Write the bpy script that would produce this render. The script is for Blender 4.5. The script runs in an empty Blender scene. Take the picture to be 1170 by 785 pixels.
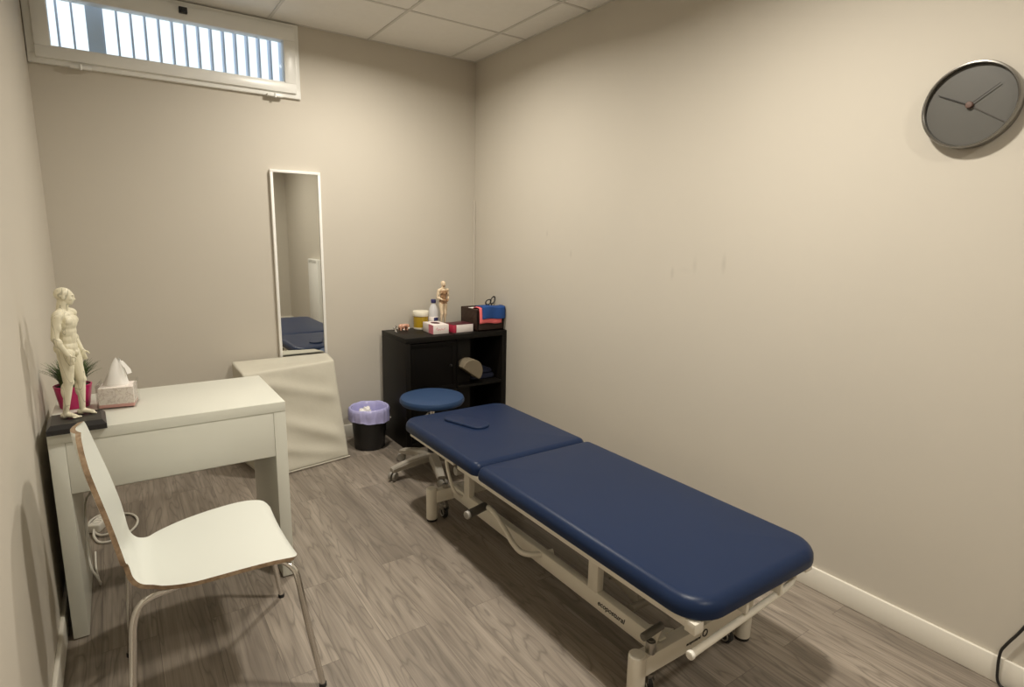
import bpy, bmesh, math, random
from mathutils import Vector, Matrix, noise, Euler
PI = math.pi
random.seed(7)
SC = bpy.context.scene
COL = SC.collection

# ------------------------------------------------------------------ room measures (metres)
W, YB, H, YF = 2.53, 3.83, 2.623, -1.9

# ------------------------------------------------------------------ materials
def mat(name, col=(.8, .8, .8), rough=.5, metal=0., spec=.5, coat=0., trans=0., alpha=1., emit=None, estr=0., sheen=0.):
    m = bpy.data.materials.new(name); m.use_nodes = True
    b = m.node_tree.nodes['Principled BSDF']
    b.inputs['Base Color'].default_value = (*col, 1)
    b.inputs['Roughness'].default_value = rough
    b.inputs['Metallic'].default_value = metal
    b.inputs['Specular IOR Level'].default_value = spec
    b.inputs['Coat Weight'].default_value = coat
    b.inputs['Transmission Weight'].default_value = trans
    b.inputs['Alpha'].default_value = alpha
    b.inputs['Sheen Weight'].default_value = sheen
    if emit:
        b.inputs['Emission Color'].default_value = (*emit, 1); b.inputs['Emission Strength'].default_value = estr
    return m

class NT:
    """small node helper"""
    def __init__(s, m): s.m = m; s.t = m.node_tree; s.b = s.t.nodes['Principled BSDF']
    def n(s, typ, **kw):
        x = s.t.nodes.new(typ)
        for k, v in kw.items(): setattr(x, k, v)
        return x
    def l(s, a, b): s.t.links.new(a, b)
    def math(s, op, a, b=None, clamp=False):
        x = s.n('ShaderNodeMath', operation=op); x.use_clamp = clamp
        for i, v in enumerate((a, b)):
            if v is None: continue
            if isinstance(v, (int, float)): x.inputs[i].default_value = v
            else: s.l(v, x.inputs[i])
        return x.outputs[0]
    def mix(s, f, a, b):
        x = s.n('ShaderNodeMix', data_type='RGBA')
        for i, v in ((0, f), (6, a), (7, b)):
            if isinstance(v, (int, float)): x.inputs[i].default_value = v
            elif isinstance(v, tuple): x.inputs[i].default_value = (*v, 1)
            else: s.l(v, x.inputs[i])
        return x.outputs[2]
    def ramp(s, f, stops):
        x = s.n('ShaderNodeValToRGB'); e = x.color_ramp.elements
        while len(e) < len(stops): e.new(.5)
        for q, (p, c) in zip(e, stops): q.position = p; q.color = (*c, 1)
        s.l(f, x.inputs[0]); return x.outputs[0]
    def coords(s, kind='Object', scale=(1, 1, 1), rot=(0, 0, 0), loc=(0, 0, 0)):
        c = s.n('ShaderNodeTexCoord'); m = s.n('ShaderNodeMapping')
        m.inputs['Scale'].default_value = scale; m.inputs['Rotation'].default_value = rot; m.inputs['Location'].default_value = loc
        s.l(c.outputs[kind], m.inputs[0]); return m.outputs[0]
    def noise(s, vec, scale, detail=2, rough=.5, w=None, dist=0.):
        x = s.n('ShaderNodeTexNoise')
        if w is not None: x.noise_dimensions = '4D'; s.l(w, x.inputs['W'])
        s.l(vec, x.inputs['Vector']); x.inputs['Scale'].default_value = scale
        x.inputs['Detail'].default_value = detail; x.inputs['Roughness'].default_value = rough; x.inputs['Distortion'].default_value = dist
        return x.outputs[0]
    def bump(s, h, strength=.2, dist=.002):
        x = s.n('ShaderNodeBump'); x.inputs['Strength'].default_value = strength; x.inputs['Distance'].default_value = dist
        s.l(h, x.inputs['Height']); s.l(x.outputs[0], s.b.inputs['Normal'])

def noisy(name, col, var=.08, scale=8., bump=.0, bscale=60., bdist=.001, **kw):
    m = mat(name, col, **kw); t = NT(m)
    v = t.coords()
    f = t.noise(v, scale, 3)
    t.l(t.mix(f, tuple(c*(1-var) for c in col), tuple(min(1, c*(1+var)) for c in col)), t.b.inputs['Base Color'])
    if bump: t.bump(t.noise(v, bscale, 3), bump, bdist)
    return m

def floor_mat():
    m = mat('grey oak laminate', rough=.42, spec=.4); t = NT(m)
    c = t.n('ShaderNodeTexCoord'); sx = t.n('ShaderNodeSeparateXYZ'); t.l(c.outputs['Object'], sx.inputs[0])
    X, Y = sx.outputs[0], sx.outputs[1]
    cb = t.n('ShaderNodeCombineXYZ'); t.l(Y, cb.inputs[0]); t.l(X, cb.inputs[1])
    mp = t.n('ShaderNodeMapping'); mp.inputs['Location'].default_value = (.31, .055, 0); t.l(cb.outputs[0], mp.inputs[0])
    br = t.n('ShaderNodeTexBrick'); br.offset = .37; br.offset_frequency = 2
    br.inputs['Color1'].default_value = (0, 0, 0, 1); br.inputs['Color2'].default_value = (1, 1, 1, 1); br.inputs['Mortar'].default_value = (.5, .5, .5, 1)
    br.inputs['Scale'].default_value = 1; br.inputs['Mortar Size'].default_value = .0009; br.inputs['Mortar Smooth'].default_value = .3
    br.inputs['Bias'].default_value = 0; br.inputs['Brick Width'].default_value = 1.25; br.inputs['Row Height'].default_value = .165
    t.l(mp.outputs[0], br.inputs['Vector'])
    rnd = br.outputs['Color']; w = t.math('MULTIPLY', rnd, 37.)
    st = t.n('ShaderNodeMapping'); st.inputs['Scale'].default_value = (7.5, 1.0, 1); t.l(c.outputs['Object'], st.inputs[0])
    big = t.noise(st.outputs[0], 1.0, 3, .55, w, .35)
    rings = t.math('PINGPONG', t.math('MULTIPLY', big, 26.), 1.)
    st2 = t.n('ShaderNodeMapping'); st2.inputs['Scale'].default_value = (120, 2.6, 1); t.l(c.outputs['Object'], st2.inputs[0])
    fib = t.noise(st2.outputs[0], 1.0, 4, .65, w)
    st3 = t.n('ShaderNodeMapping'); st3.inputs['Scale'].default_value = (13, 1.1, 1); t.l(c.outputs['Object'], st3.inputs[0])
    streak = t.noise(st3.outputs[0], 1.0, 3, .6, w)
    line = t.ramp(rings, [(0., (1, 1, 1)), (.22, (.25, .25, .25)), (.6, (0, 0, 0))])
    base = t.ramp(streak, [(.25, (.15, .120, .093)), (.5, (.275, .228, .180)), (.75, (.405, .342, .274))])
    base = t.mix(t.math('MULTIPLY', line, .62), base, (.115, .093, .073))
    base = t.mix(t.math('MULTIPLY', t.ramp(fib, [(.36, (1, 1, 1)), (.58, (0, 0, 0))]), .5), base, (.135, .11, .088))
    tone = t.n('ShaderNodeHueSaturation'); t.l(base, tone.inputs['Color']); t.l(t.math('ADD', t.math('MULTIPLY', rnd, .20), .88), tone.inputs['Value'])
    tone.inputs['Saturation'].default_value = .86
    out = t.mix(br.outputs['Fac'], tone.outputs[0], (.12, .098, .08))
    t.l(out, t.b.inputs['Base Color'])
    t.bump(t.math('ADD', fib, t.math('MULTIPLY', br.outputs['Fac'], -2.)), .25, .0008)
    return m

def wall_mat(name, col, scuffs=()):
    m = mat(name, col, rough=.75, spec=.25); t = NT(m)
    c = t.n('ShaderNodeTexCoord')
    f = t.noise(c.outputs['Object'], 1.6, 3)
    out = t.mix(f, tuple(x*.97 for x in col), tuple(x*1.03 for x in col))
    for (y, z, ry, rz, a) in scuffs:
        mp = t.n('ShaderNodeMapping'); mp.vector_type = 'POINT'
        mp.inputs['Location'].default_value = (0, -y/ry, -z/rz); mp.inputs['Scale'].default_value = (0, 1/ry, 1/rz)
        t.l(c.outputs['Object'], mp.inputs[0])
        ln = t.n('ShaderNodeVectorMath', operation='LENGTH'); t.l(mp.outputs[0], ln.inputs[0])
        k = t.math('SUBTRACT', 1., ln.outputs['Value'], True)
        out = t.mix(t.math('MULTIPLY', k, a), out, tuple(x*.55 for x in col))
    t.l(out, t.b.inputs['Base Color'])
    t.bump(t.noise(c.outputs['Object'], 90, 3), .12, .0008)
    return m

M = {}
M['floor'] = floor_mat()
WALLC = (.560, .522, .455)
M['wall'] = wall_mat('greige wall paint', WALLC)
M['wall_scuffed'] = wall_mat('greige wall paint scuffed', WALLC, [(2.938, 1.424, .010, .028, .32), (2.70, 1.307, .010, .032, .32), (1.922, 1.241, .014, .04, .32), (1.79, 1.285, .018, .05, .2), (1.632, 1.30, .016, .055, .32), (1.85, 1.26, .05, .02, .1)])
M['ceiling'] = noisy('mineral ceiling tile', (.82, .80, .76), .03, 30, .15, 180, .0008, rough=.9, spec=.2)
M['grid'] = mat('ceiling grid enamel', (.62, .60, .56), .45)
M['base'] = noisy('baseboard enamel', (.80, .77, .69), .02, 4, rough=.35)
M['upvc'] = noisy('window frame plastic', (.80, .80, .77), .02, 5, rough=.32)
M['desk'] = noisy('white desk foil', (.65, .655, .59), .02, 3, rough=.35)
M['shell'] = noisy('white laminate shell', (.69, .71, .665), .015, 4, rough=.3)
M['cream_metal'] = noisy('cream powder coated steel', (.74, .70, .61), .02, 6, rough=.35)
M['chrome'] = mat('chrome', (.75, .73, .70), .18, 1.)
M['dark_chrome'] = mat('worn chrome', (.45, .43, .40), .3, 1.)
M['steel_grey'] = noisy('grey plastic', (.30, .285, .255), .05, 10, rough=.45)
M['taupe'] = noisy('taupe plastic', (.36, .33, .285), .05, 10, rough=.45)
M['dark_grip'] = noisy('dark grey rubber', (.085, .08, .07), .1, 20, rough=.55)
M['pedal'] = noisy('worn grey pedal rubber', (.13, .12, .10), .08, 20, rough=.5)
M['black'] = noisy('black plastic', (.012, .012, .012), .2, 10, rough=.4)
M['black_wood'] = noisy('black brown foil', (.0075, .0065, .0055), .2, 12, rough=.45, spec=.15)
M['black_door'] = noisy('matt black door', (.0035, .003, .0028), .2, 12, rough=.5, spec=.1)
M['black_base'] = noisy('black lacquered wood', (.018, .017, .018), .15, 12, rough=.35)
M['rubber'] = mat('black rubber', (.015, .014, .013), .7)
M['white_plastic'] = noisy('white plastic', (.78, .76, .70), .02, 6, rough=.4)
M['mirror'] = mat('silvered glass', (.82, .83, .80), .015, 1.)
M['mirror_frame'] = noisy('white mirror frame', (.86, .85, .82), .02, 5, rough=.35)
M['clock_metal'] = mat('brushed grey clock case', (.26, .25, .23), .25, .85)
M['clock_face'] = noisy('grey clock dial', (.082, .078, .069), .03, 20, rough=.45)
M['clock_hand'] = mat('black clock hand', (.02, .018, .016), .4)
M['clock_second'] = mat('brown second hand', (.06, .052, .044), .5)
M['clock_cap'] = mat('brown hand cap', (.12, .07, .055), .4)
M['magenta'] = noisy('magenta glazed pot', (.50, .015, .13), .06, 8, rough=.3)
M['soil'] = noisy('dark soil', (.03, .02, .015), .4, 60, rough=.9)
M['bag'] = noisy('lilac bin liner', (.42, .41, .70), .12, 14, .3, 40, .004, rough=.3, trans=.0)
M['paper'] = noisy('white tissue paper', (.82, .81, .79), .02, 9, .2, 40, .002, rough=.85)
M['cable_white'] = mat('white cable', (.70, .68, .62), .5)
M['cable_black'] = mat('black cable', (.014, .013, .012), .5)
M['navy_cloth'] = noisy('navy cloth', (.008, .011, .03), .2, 20, .4, 90, .002, rough=.9)
M['text'] = mat('black print', (.02, .018, .016), .5)
M['lamp_ring'] = mat('white lamp ring', (.8, .8, .78), .4)
M['lamp_lens'] = mat('lamp lens', (.9, .9, .85), .4, emit=(1., .84, .62), estr=14.)
M['grille'] = mat('painted grille bars', (.62, .70, .82), .5)
M['yellow'] = noisy('amber gel', (.40, .26, .015), .1, 10, rough=.2)
M['tub_white'] = mat('white tub lid', (.80, .76, .64), .4)
M['bottle_blue'] = mat('navy cap', (.03, .03, .11), .4)
M['carton_white'] = noisy('white carton', (.80, .74, .72), .03, 10, rough=.55)
M['carton_pink'] = noisy('pink carton', (.66, .20, .26), .06, 10, rough=.55)
M['carton_maroon'] = noisy('maroon carton', (.07, .008, .016), .1, 10, rough=.5)
M['carton_red'] = noisy('red carton', (.45, .03, .07), .1, 10, rough=.5)
M['blue_cloth'] = noisy('royal blue felt', (.012, .06, .235), .1, 25, .3, 150, .001, rough=.9)
M['pink_cloth'] = noisy('coral pink felt', (.80, .16, .17), .06, 25, .3, 150, .001, rough=.9)
M['foam_beige'] = noisy('beige foam', (.17, .14, .095), .05, 15, rough=.8)  # plain beige foam colour of the half round cushion
M['flesh'] = noisy('pink flesh plastic', (.55, .30, .21), .25, 60, rough=.35)
M['wood'] = noisy('ply edge', (.46, .29, .155), .15, 40, rough=.5)

def ply_mat():
    m = mat('layered birch ply edge', rough=.5); t = NT(m)
    v = t.coords('Object', (25, 25, 25)); f = t.noise(v, 2.5, 3)
    t.l(t.ramp(f, [(.3, (.20, .135, .082)), (.55, (.31, .215, .135)), (.8, (.42, .32, .215))]), t.b.inputs['Base Color']); return m
M['ply'] = ply_mat()

def vinyl_mat():
    m = mat('navy vinyl', (.0115, .025, .070), .37, 0, .19); t = NT(m)
    v = t.coords(); f = t.noise(v, 3, 3)
    t.l(t.mix(f, (.0085, .0190, .054), (.0105, .0228, .064)), t.b.inputs['Base Color'])
    t.bump(t.math('ADD', t.noise(v, 350, 2), t.math('MULTIPLY', t.noise(v, 9, 2), 1.2)), .12, .0012); return m
M['vinyl'] = vinyl_mat()
M['stool_vinyl'] = noisy('blue stool vinyl', (.018, .046, .115), .05, 4, .1, 300, .0006, rough=.55, spec=.3)

def glass_mat(name, tint=(.96, .98, .98), refl=1.0):
    m = bpy.data.materials.new(name); m.use_nodes = True; nt = m.node_tree
    for n in list(nt.nodes): nt.nodes.remove(n)
    o = nt.nodes.new('ShaderNodeOutputMaterial'); mx = nt.nodes.new('ShaderNodeMixShader')
    tr = nt.nodes.new('ShaderNodeBsdfTransparent'); tr.inputs[0].default_value = (*tint, 1)
    gl = nt.nodes.new('ShaderNodeBsdfGlossy'); gl.inputs['Roughness'].default_value = .03
    fr = nt.nodes.new('ShaderNodeLayerWeight'); fr.inputs[0].default_value = .12; ml = nt.nodes.new('ShaderNodeMath'); ml.operation = 'MULTIPLY'; ml.inputs[1].default_value = .5
    nt.links.new(fr.outputs['Fresnel'], ml.inputs[0]); nt.links.new(ml.outputs[0], mx.inputs[0]); nt.links.new(tr.outputs[0], mx.inputs[1]); nt.links.new(gl.outputs[0], mx.inputs[2]); nt.links.new(mx.outputs[0], o.inputs[0])
    return m
M['glass'] = glass_mat('window glass')
M['acrylic'] = glass_mat('clear acrylic', (.985, .985, .98))

def bottle_mat():
    m = mat('frosted clear plastic', (.72, .72, .74), .3); m.node_tree.nodes['Principled BSDF'].inputs['Alpha'].default_value = .72; return m
M['bottle'] = bottle_mat()

def grass_mat():
    m = mat('green grass blades', rough=.5); t = NT(m)
    v = t.coords(); f = t.noise(v, 60, 2)
    t.l(t.ramp(f, [(.3, (.022, .05, .012)), (.55, (.065, .125, .028)), (.8, (.19, .26, .085))]), t.b.inputs['Base Color']); return m
M['grass'] = grass_mat()

def statue_mat():
    m = mat('ivory vinyl statue', rough=.42); t = NT(m)
    v = t.coords()
    f = t.noise(v, 55, 2)
    # thin printed meridian lines and points
    l1 = t.math('ABSOLUTE', t.math('SUBTRACT', t.noise(t.coords('Object', (28, 28, 7)), 1.0, 0), .5))
    l2 = t.math('ABSOLUTE', t.math('SUBTRACT', t.noise(t.coords('Object', (22, 22, 9), loc=(3, 5, 1)), 1.0, 0), .5))
    k = t.math('MAXIMUM', t.math('LESS_THAN', l1, .007), t.math('LESS_THAN', l2, .006))
    vo = t.n('ShaderNodeTexVoronoi'); t.l(v, vo.inputs['Vector']); vo.inputs['Scale'].default_value = 75
    d = t.math('LESS_THAN', vo.outputs['Distance'], .10)
    base = t.mix(f, (.66, .62, .47), (.74, .70, .55))
    t.l(t.mix(t.math('MULTIPLY', t.math('MAXIMUM', k, d), .5), base, (.20, .19, .13)), t.b.inputs['Base Color']); return m
M['statue'] = statue_mat()

def figure_mat():
    m = mat('cream and brown anatomical figure', rough=.45); t = NT(m)
    v = t.coords(); sp = t.n('ShaderNodeSeparateXYZ'); t.l(v, sp.inputs[0])
    f = t.noise(v, 45, 3)
    a = t.math('LESS_THAN', t.math('ABSOLUTE', sp.outputs[0]), .027)
    b = t.math('LESS_THAN', t.math('ABSOLUTE', t.math('SUBTRACT', sp.outputs[2], .212)), .047)
    hd = t.math('MULTIPLY', t.math('GREATER_THAN', sp.outputs[2], .268), t.math('LESS_THAN', sp.outputs[1], -.010))
    hd = t.math('MULTIPLY', hd, t.math('LESS_THAN', sp.outputs[2], .293))
    k = t.math('MAXIMUM', t.math('MULTIPLY', a, b), hd)
    brown = t.ramp(f, [(.3, (.22, .12, .06)), (.6, (.40, .24, .13)), (.8, (.52, .36, .2))])
    t.l(t.mix(k, t.mix(f, (.66, .50, .34), (.78, .66, .48)), brown), t.b.inputs['Base Color']); return m
M['figure'] = figure_mat()

def wicker_mat():
    m = mat('dark woven wicker', rough=.55); t = NT(m)
    v = t.coords('Object', (1, 1, 1)); w = t.n('ShaderNodeTexWave'); w.bands_direction = 'Z'; w.inputs['Scale'].default_value = 42; w.inputs['Distortion'].default_value = 1.5
    t.l(v, w.inputs['Vector'])
    t.l(t.mix(w.outputs['Fac'], (.018, .008, .005), (.055, .026, .015)), t.b.inputs['Base Color']); t.bump(w.outputs['Fac'], .6, .003); return m
M['wicker'] = wicker_mat()

def cover_mat():
    m = mat('cream cotton cover', rough=.85, sheen=.1); t = NT(m)
    v = t.coords(); f = t.noise(v, 5, 3)
    t.l(t.mix(f, (.54, .515, .435), (.60, .575, .485)), t.b.inputs['Base Color']); t.bump(t.noise(v, 12, 4), .25, .01); return m
M['cover'] = cover_mat()

def tissue_carton_mat():
    m = mat('pink patterned tissue carton', rough=.5); t = NT(m)
    v = t.coords(); sp = t.n('ShaderNodeSeparateXYZ'); t.l(v, sp.inputs[0])
    f = t.noise(v, 70, 2, .5)
    low = t.math('LESS_THAN', sp.outputs[2], .016)
    pat = t.ramp(f, [(.44, (.84, .78, .74)), (.5, (.66, .58, .55)), (.55, (.86, .80, .77))])
    t.l(t.mix(low, pat, (.72, .40, .38)), t.b.inputs['Base Color']); return m
M['tissue_carton'] = tissue_carton_mat()

# ------------------------------------------------------------------ mesh helpers
class MB:
    def __init__(s): s.v = []; s.f = []; s.mi = []
    def add(s, vs, fs, mi=0, mtx=None):
        o = len(s.v)
        s.v += [tuple(mtx @ Vector(p)) if mtx else tuple(p) for p in vs]
        s.f += [tuple(i+o for i in f) for f in fs]; s.mi += [mi]*len(fs); return s
    def bm(s, b, mi=0, mtx=None):
        b.verts.index_update(); b.verts.ensure_lookup_table()
        s.add([v.co.copy() for v in b.verts], [[v.index for v in f.verts] for f in b.faces], mi, mtx); b.free(); return s
    def box(s, a, b, bev=.0, seg=2, mi=0, mtx=None):
        x0, x1 = sorted((a[0], b[0])); y0, y1 = sorted((a[1], b[1])); z0, z1 = sorted((a[2], b[2]))
        m = bmesh.new(); bmesh.ops.create_cube(m, size=1)
        for v in m.verts:
            v.co = Vector(((x0+x1)/2+v.co.x*(x1-x0), (y0+y1)/2+v.co.y*(y1-y0), (z0+z1)/2+v.co.z*(z1-z0)))
        if bev: bmesh.ops.bevel(m, geom=list(m.edges), offset=bev, segments=seg, profile=.5, affect='EDGES')
        return s.bm(m, mi, mtx)
    def lathe(s, prof, n=32, mi=0, mtx=None, cap=True):
        vs = []; fs = []
        for r, z in prof:
            for i in range(n):
                a = 2*PI*i/n; vs.append((r*math.cos(a), r*math.sin(a), z))
        for j in range(len(prof)-1):
            for i in range(n):
                k = (i+1) % n; fs.append((j*n+i, j*n+k, (j+1)*n+k, (j+1)*n+i))
        if cap:
            if prof[0][0] > 1e-6: fs.append(tuple(range(n-1, -1, -1)))
            if prof[-1][0] > 1e-6: fs.append(tuple((len(prof)-1)*n+i for i in range(n)))
        return s.add(vs, fs, mi, mtx)
    def cyl(s, p, q, r, r2=None, n=20, mi=0, bev=0.):
        p, q = Vector(p), Vector(q); d = q-p; L = d.length; r2 = r if r2 is None else r2
        prof = [(r, 0), (r2, L)]
        if bev: prof = [(r-bev, 0), (r-bev*.3, bev*.3), (r, bev), (r2, L-bev), (r2-bev*.3, L-bev*.3), (r2-bev, L)]
        return s.lathe(prof, n, mi, Matrix.Translation(p) @ d.to_track_quat('Z', 'Y').to_matrix().to_4x4())
    def tube(s, pts, r, n=10, mi=0, smooth=True, sub=8):
        pts = [Vector(p) for p in pts]
        if smooth and len(pts) > 2:
            P = [pts[0]*2-pts[1]]+pts+[pts[-1]*2-pts[-2]]; o = []
            for i in range(1, len(P)-2):
                for k in range(sub):
                    t = k/sub; a, b, c, d = P[i-1:i+3]
                    o.append(.5*((2*b)+(c-a)*t+(2*a-5*b+4*c-d)*t*t+(3*b-a-3*c+d)*t**3))
            pts = o+[pts[-1]]
        rs = r if callable(r) else (lambda t: r)
        vs = []; fs = []; T = (pts[1]-pts[0]).normalized()
        N = T.orthogonal().normalized()
        for i, p in enumerate(pts):
            t2 = (pts[min(i+1, len(pts)-1)]-pts[max(i-1, 0)]).normalized()
            N = (T.rotation_difference(t2) @ N); N = (N-t2*N.dot(t2)).normalized(); T = t2; B = T.cross(N)
            rr = rs(i/(len(pts)-1))
            for k in range(n):
                a = 2*PI*k/n; vs.append(p+(N*math.cos(a)+B*math.sin(a))*rr)
        for i in range(len(pts)-1):
            for k in range(n):
                k2 = (k+1) % n; fs.append((i*n+k, i*n+k2, (i+1)*n+k2, (i+1)*n+k))
        fs.append(tuple(range(n-1, -1, -1))); fs.append(tuple((len(pts)-1)*n+k for k in range(n)))
        return s.add(vs, fs, mi)
    def torus(s, R, r, n=40, m=10, mi=0, mtx=None):
        vs = []; fs = []
        for i in range(n):
            a = 2*PI*i/n
            for j in range(m):
                b = 2*PI*j/m; vs.append(((R+r*math.cos(b))*math.cos(a), (R+r*math.cos(b))*math.sin(a), r*math.sin(b)))
        for i in range(n):
            for j in range(m):
                fs.append((i*m+j, ((i+1) % n)*m+j, ((i+1) % n)*m+(j+1) % m, i*m+(j+1) % m))
        return s.add(vs, fs, mi, mtx)
    def ell(s, c, rad, n=16, mi=0, rot=None):
        m = bmesh.new(); bmesh.ops.create_uvsphere(m, u_segments=n, v_segments=max(6, n//2+2), radius=1)
        X = Matrix.Translation(c) @ (rot.to_matrix().to_4x4() if rot else Matrix.Identity(4)) @ Matrix.Diagonal((*rad, 1))
        return s.bm(m, mi, X)
    def capsule(s, p, q, r1, r2, n=14, mi=0):
        p, q = Vector(p), Vector(q); d = q-p; L = d.length; prof = []
        for k in range(6): a = -PI/2+PI/2*k/5; prof.append((max(1e-5, r1*math.cos(a)), r1*math.sin(a)))
        for k in range(6): a = PI/2*k/5; prof.append((max(1e-5, r2*math.cos(a)), L+r2*math.sin(a)))
        return s.lathe(prof, n, mi, Matrix.Translation(p) @ d.to_track_quat('Z', 'Y').to_matrix().to_4x4(), cap=True)
    def slab(s, x0, x1, y0, y1, z0, z1, cr, er, bot=None, n=8, crown=.0, mi=0, mtx=None):
        """soft rounded-rectangle pad: plan corner radius cr, edge radius er on top, bot below"""
        bot = er*.6 if bot is None else bot
        def ring(d, z):
            o = []; ca, cb_ = cr if isinstance(cr, tuple) else (cr, cr); ra, rb = max(ca-d, .002), max(cb_-d, .002)
            for (cx, cy, a0, r) in ((x1-d-rb, y1-d-rb, 0, rb), (x0+d+rb, y1-d-rb, PI/2, rb), (x0+d+ra, y0+d+ra, PI, ra), (x1-d-ra, y0+d+ra, 1.5*PI, ra)):
                for k in range(n+1): a = a0+PI/2*k/n; o.append((cx+r*math.cos(a), cy+r*math.sin(a), z))
            return o
        rings = []
        for k in range(7): a = PI/2*k/6; rings.append(ring(bot*(1-math.sin(a)), z0+bot*(1-math.cos(a))))
        for k in range(9): a = PI/2*k/8; rings.append(ring(er*(1-math.cos(a)), z1-crown-er*(1-math.sin(a))))
        mx = min(x1-x0, y1-y0)/2-.01
        for k in range(1, 7):
            d = er+(mx-er)*k/6; rings.append(ring(d, z1-crown+crown*(1-(1-k/6)**2.5)))
        m = len(rings[0]); vs = [p for r in rings for p in r]; fs = []
        for j in range(len(rings)-1):
            for i in range(m): k = (i+1) % m; fs.append((j*m+i, j*m+k, (j+1)*m+k, (j+1)*m+i))
        fs.append(tuple(range(m-1, -1, -1))); fs.append(tuple((len(rings)-1)*m+i for i in range(m)))
        return s.add(vs, fs, mi, mtx)
    def grid(s, P, mi=0, close=False):
        """P[j][i] grid of points"""
        a, b = len(P), len(P[0]); vs = [p for r in P for p in r]; fs = []
        for j in range(a-1):
            for i in range(b if close else b-1):
                k = (i+1) % b; fs.append((j*b+i, j*b+k, (j+1)*b+k, (j+1)*b+i))
        return s.add(vs, fs, mi)
    def build(s, name, mats, parent=None, loc=(0, 0, 0), rot=(0, 0, 0), sharp=40, weld=False):
        me = bpy.data.meshes.new(name); me.from_pydata([tuple(p) for p in s.v], [], s.f)
        if weld:
            b = bmesh.new(); b.from_mesh(me); bmesh.ops.remove_doubles(b, verts=b.verts, dist=1e-5); bmesh.ops.recalc_face_normals(b, faces=b.faces); b.to_mesh(me); b.free()
        else:
            b = bmesh.new(); b.from_mesh(me); bmesh.ops.recalc_face_normals(b, faces=b.faces); b.to_mesh(me); b.free()
        if not isinstance(mats, (list, tuple)): mats = [mats]
        for q in mats: me.materials.append(q)
        if len(mats) > 1 and len(me.polygons) == len(s.mi):
            for p, i in zip(me.polygons, s.mi): p.material_index = i
        for p in me.polygons: p.use_smooth = True
        me.set_sharp_from_angle(angle=math.radians(sharp)); me.update()
        o = bpy.data.objects.new(name, me); COL.objects.link(o)
        o.location = loc; o.rotation_euler = rot
        if parent: o.parent = parent
        return o

def tag(o, label=None, cat=None, group=None, kind=None):
    if label: o['label'] = label
    if cat: o['category'] = cat
    if group: o['group'] = group
    if kind: o['kind'] = kind
    return o
def thing(name, label, cat, loc=(0, 0, 0), rz=0, group=None):
    o = bpy.data.objects.new(name, None); COL.objects.link(o); o.location = loc; o.rotation_euler = (0, 0, rz); o.empty_display_size = .1
    return tag(o, label, cat, group)
def struct(o): o['kind'] = 'structure'; return o
def lettering(name, body, size, m, parent, mtx, shear=.0, ext=.0004, weight=0.):
    cu = bpy.data.curves.new(name, 'FONT'); cu.body = body; cu.size = size; cu.extrude = ext; cu.shear = shear; cu.offset = weight; cu.align_x = 'CENTER'; cu.align_y = 'CENTER'
    t = bpy.data.objects.new(name, cu); COL.objects.link(t)
    me = bpy.data.meshes.new_from_object(t.evaluated_get(bpy.context.evaluated_depsgraph_get()))
    bpy.data.objects.remove(t); bpy.data.curves.remove(cu)
    me.materials.clear(); me.materials.append(m)
    o = bpy.data.objects.new(name, me); COL.objects.link(o); o.parent = parent; o.matrix_local = mtx; return o
def remeshed(mb, name, m, voxel, smooth=4, parent=None, loc=(0, 0, 0), rz=0., scale=1.):
    """one continuous skin over the shapes gathered in mb"""
    me = bpy.data.meshes.new(name); me.from_pydata([tuple(Vector(p)*scale) for p in mb.v], [], mb.f)
    b = bmesh.new(); b.from_mesh(me); bmesh.ops.recalc_face_normals(b, faces=b.faces); b.to_mesh(me); b.free()
    t = bpy.data.objects.new(name, me); COL.objects.link(t)
    r = t.modifiers.new('r', 'REMESH'); r.mode = 'VOXEL'; r.voxel_size = voxel
    s = t.modifiers.new('s', 'SMOOTH'); s.factor = .5; s.iterations = smooth
    bpy.context.view_layer.update()
    m2 = bpy.data.meshes.new_from_object(t.evaluated_get(bpy.context.evaluated_depsgraph_get()))
    bpy.data.objects.remove(t); bpy.data.meshes.remove(me)
    m2.materials.clear(); m2.materials.append(m)
    for p in m2.polygons: p.use_smooth = True
    o = bpy.data.objects.new(name, m2); COL.objects.link(o); o.location = loc; o.rotation_euler = (0, 0, rz)
    if parent: o.parent = parent
    return o

# ------------------------------------------------------------------ setting
T = .1
struct(MB().box((-T, YF-T, -.08), (W+T, YB+T, 0)).build('floor', M['floor']))
struct(MB().box((-T, YF-T, H), (W+T, YB+T, H+.08)).build('ceiling', M['ceiling']))
struct(MB().box((-T, YF-T, 0), (0, YB+T, H)).build('wall_left', M['wall']))
struct(MB().box((W, YF-T, 0), (W+T, YB+T, H)).build('wall_right', M['wall_scuffed']))
struct(MB().box((0, YF-T, 0), (W, YF, H)).build('wall_front', M['wall']))
wx0, wx1, wz0, wz1 = .045, 1.248, 2.235, 2.56
wb = MB()
wb.box((0, YB, 0), (W, YB+T, wz0)); wb.box((0, YB, wz1), (W, YB+T, H))
wb.box((0, YB, wz0), (wx0, YB+T, wz1)); wb.box((wx1, YB, wz0), (W, YB+T, wz1))
struct(wb.build('wall_back', M['wall']))
struct(MB().box((W-.013, YF, 0), (W, YB, .092), .003).build('baseboard_right', M['base']))
struct(MB().box((0, YF, 0), (.013, YB, .092), .003).build('baseboard_left', M['base']))
struct(MB().box((.013, YB-.013, 0), (W-.013, YB, .092), .003).build('baseboard_back', M['base']))
struct(MB().box((.013, YF, 0), (W-.013, YF+.013, .092), .003).build('baseboard_front', M['base']))
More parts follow.
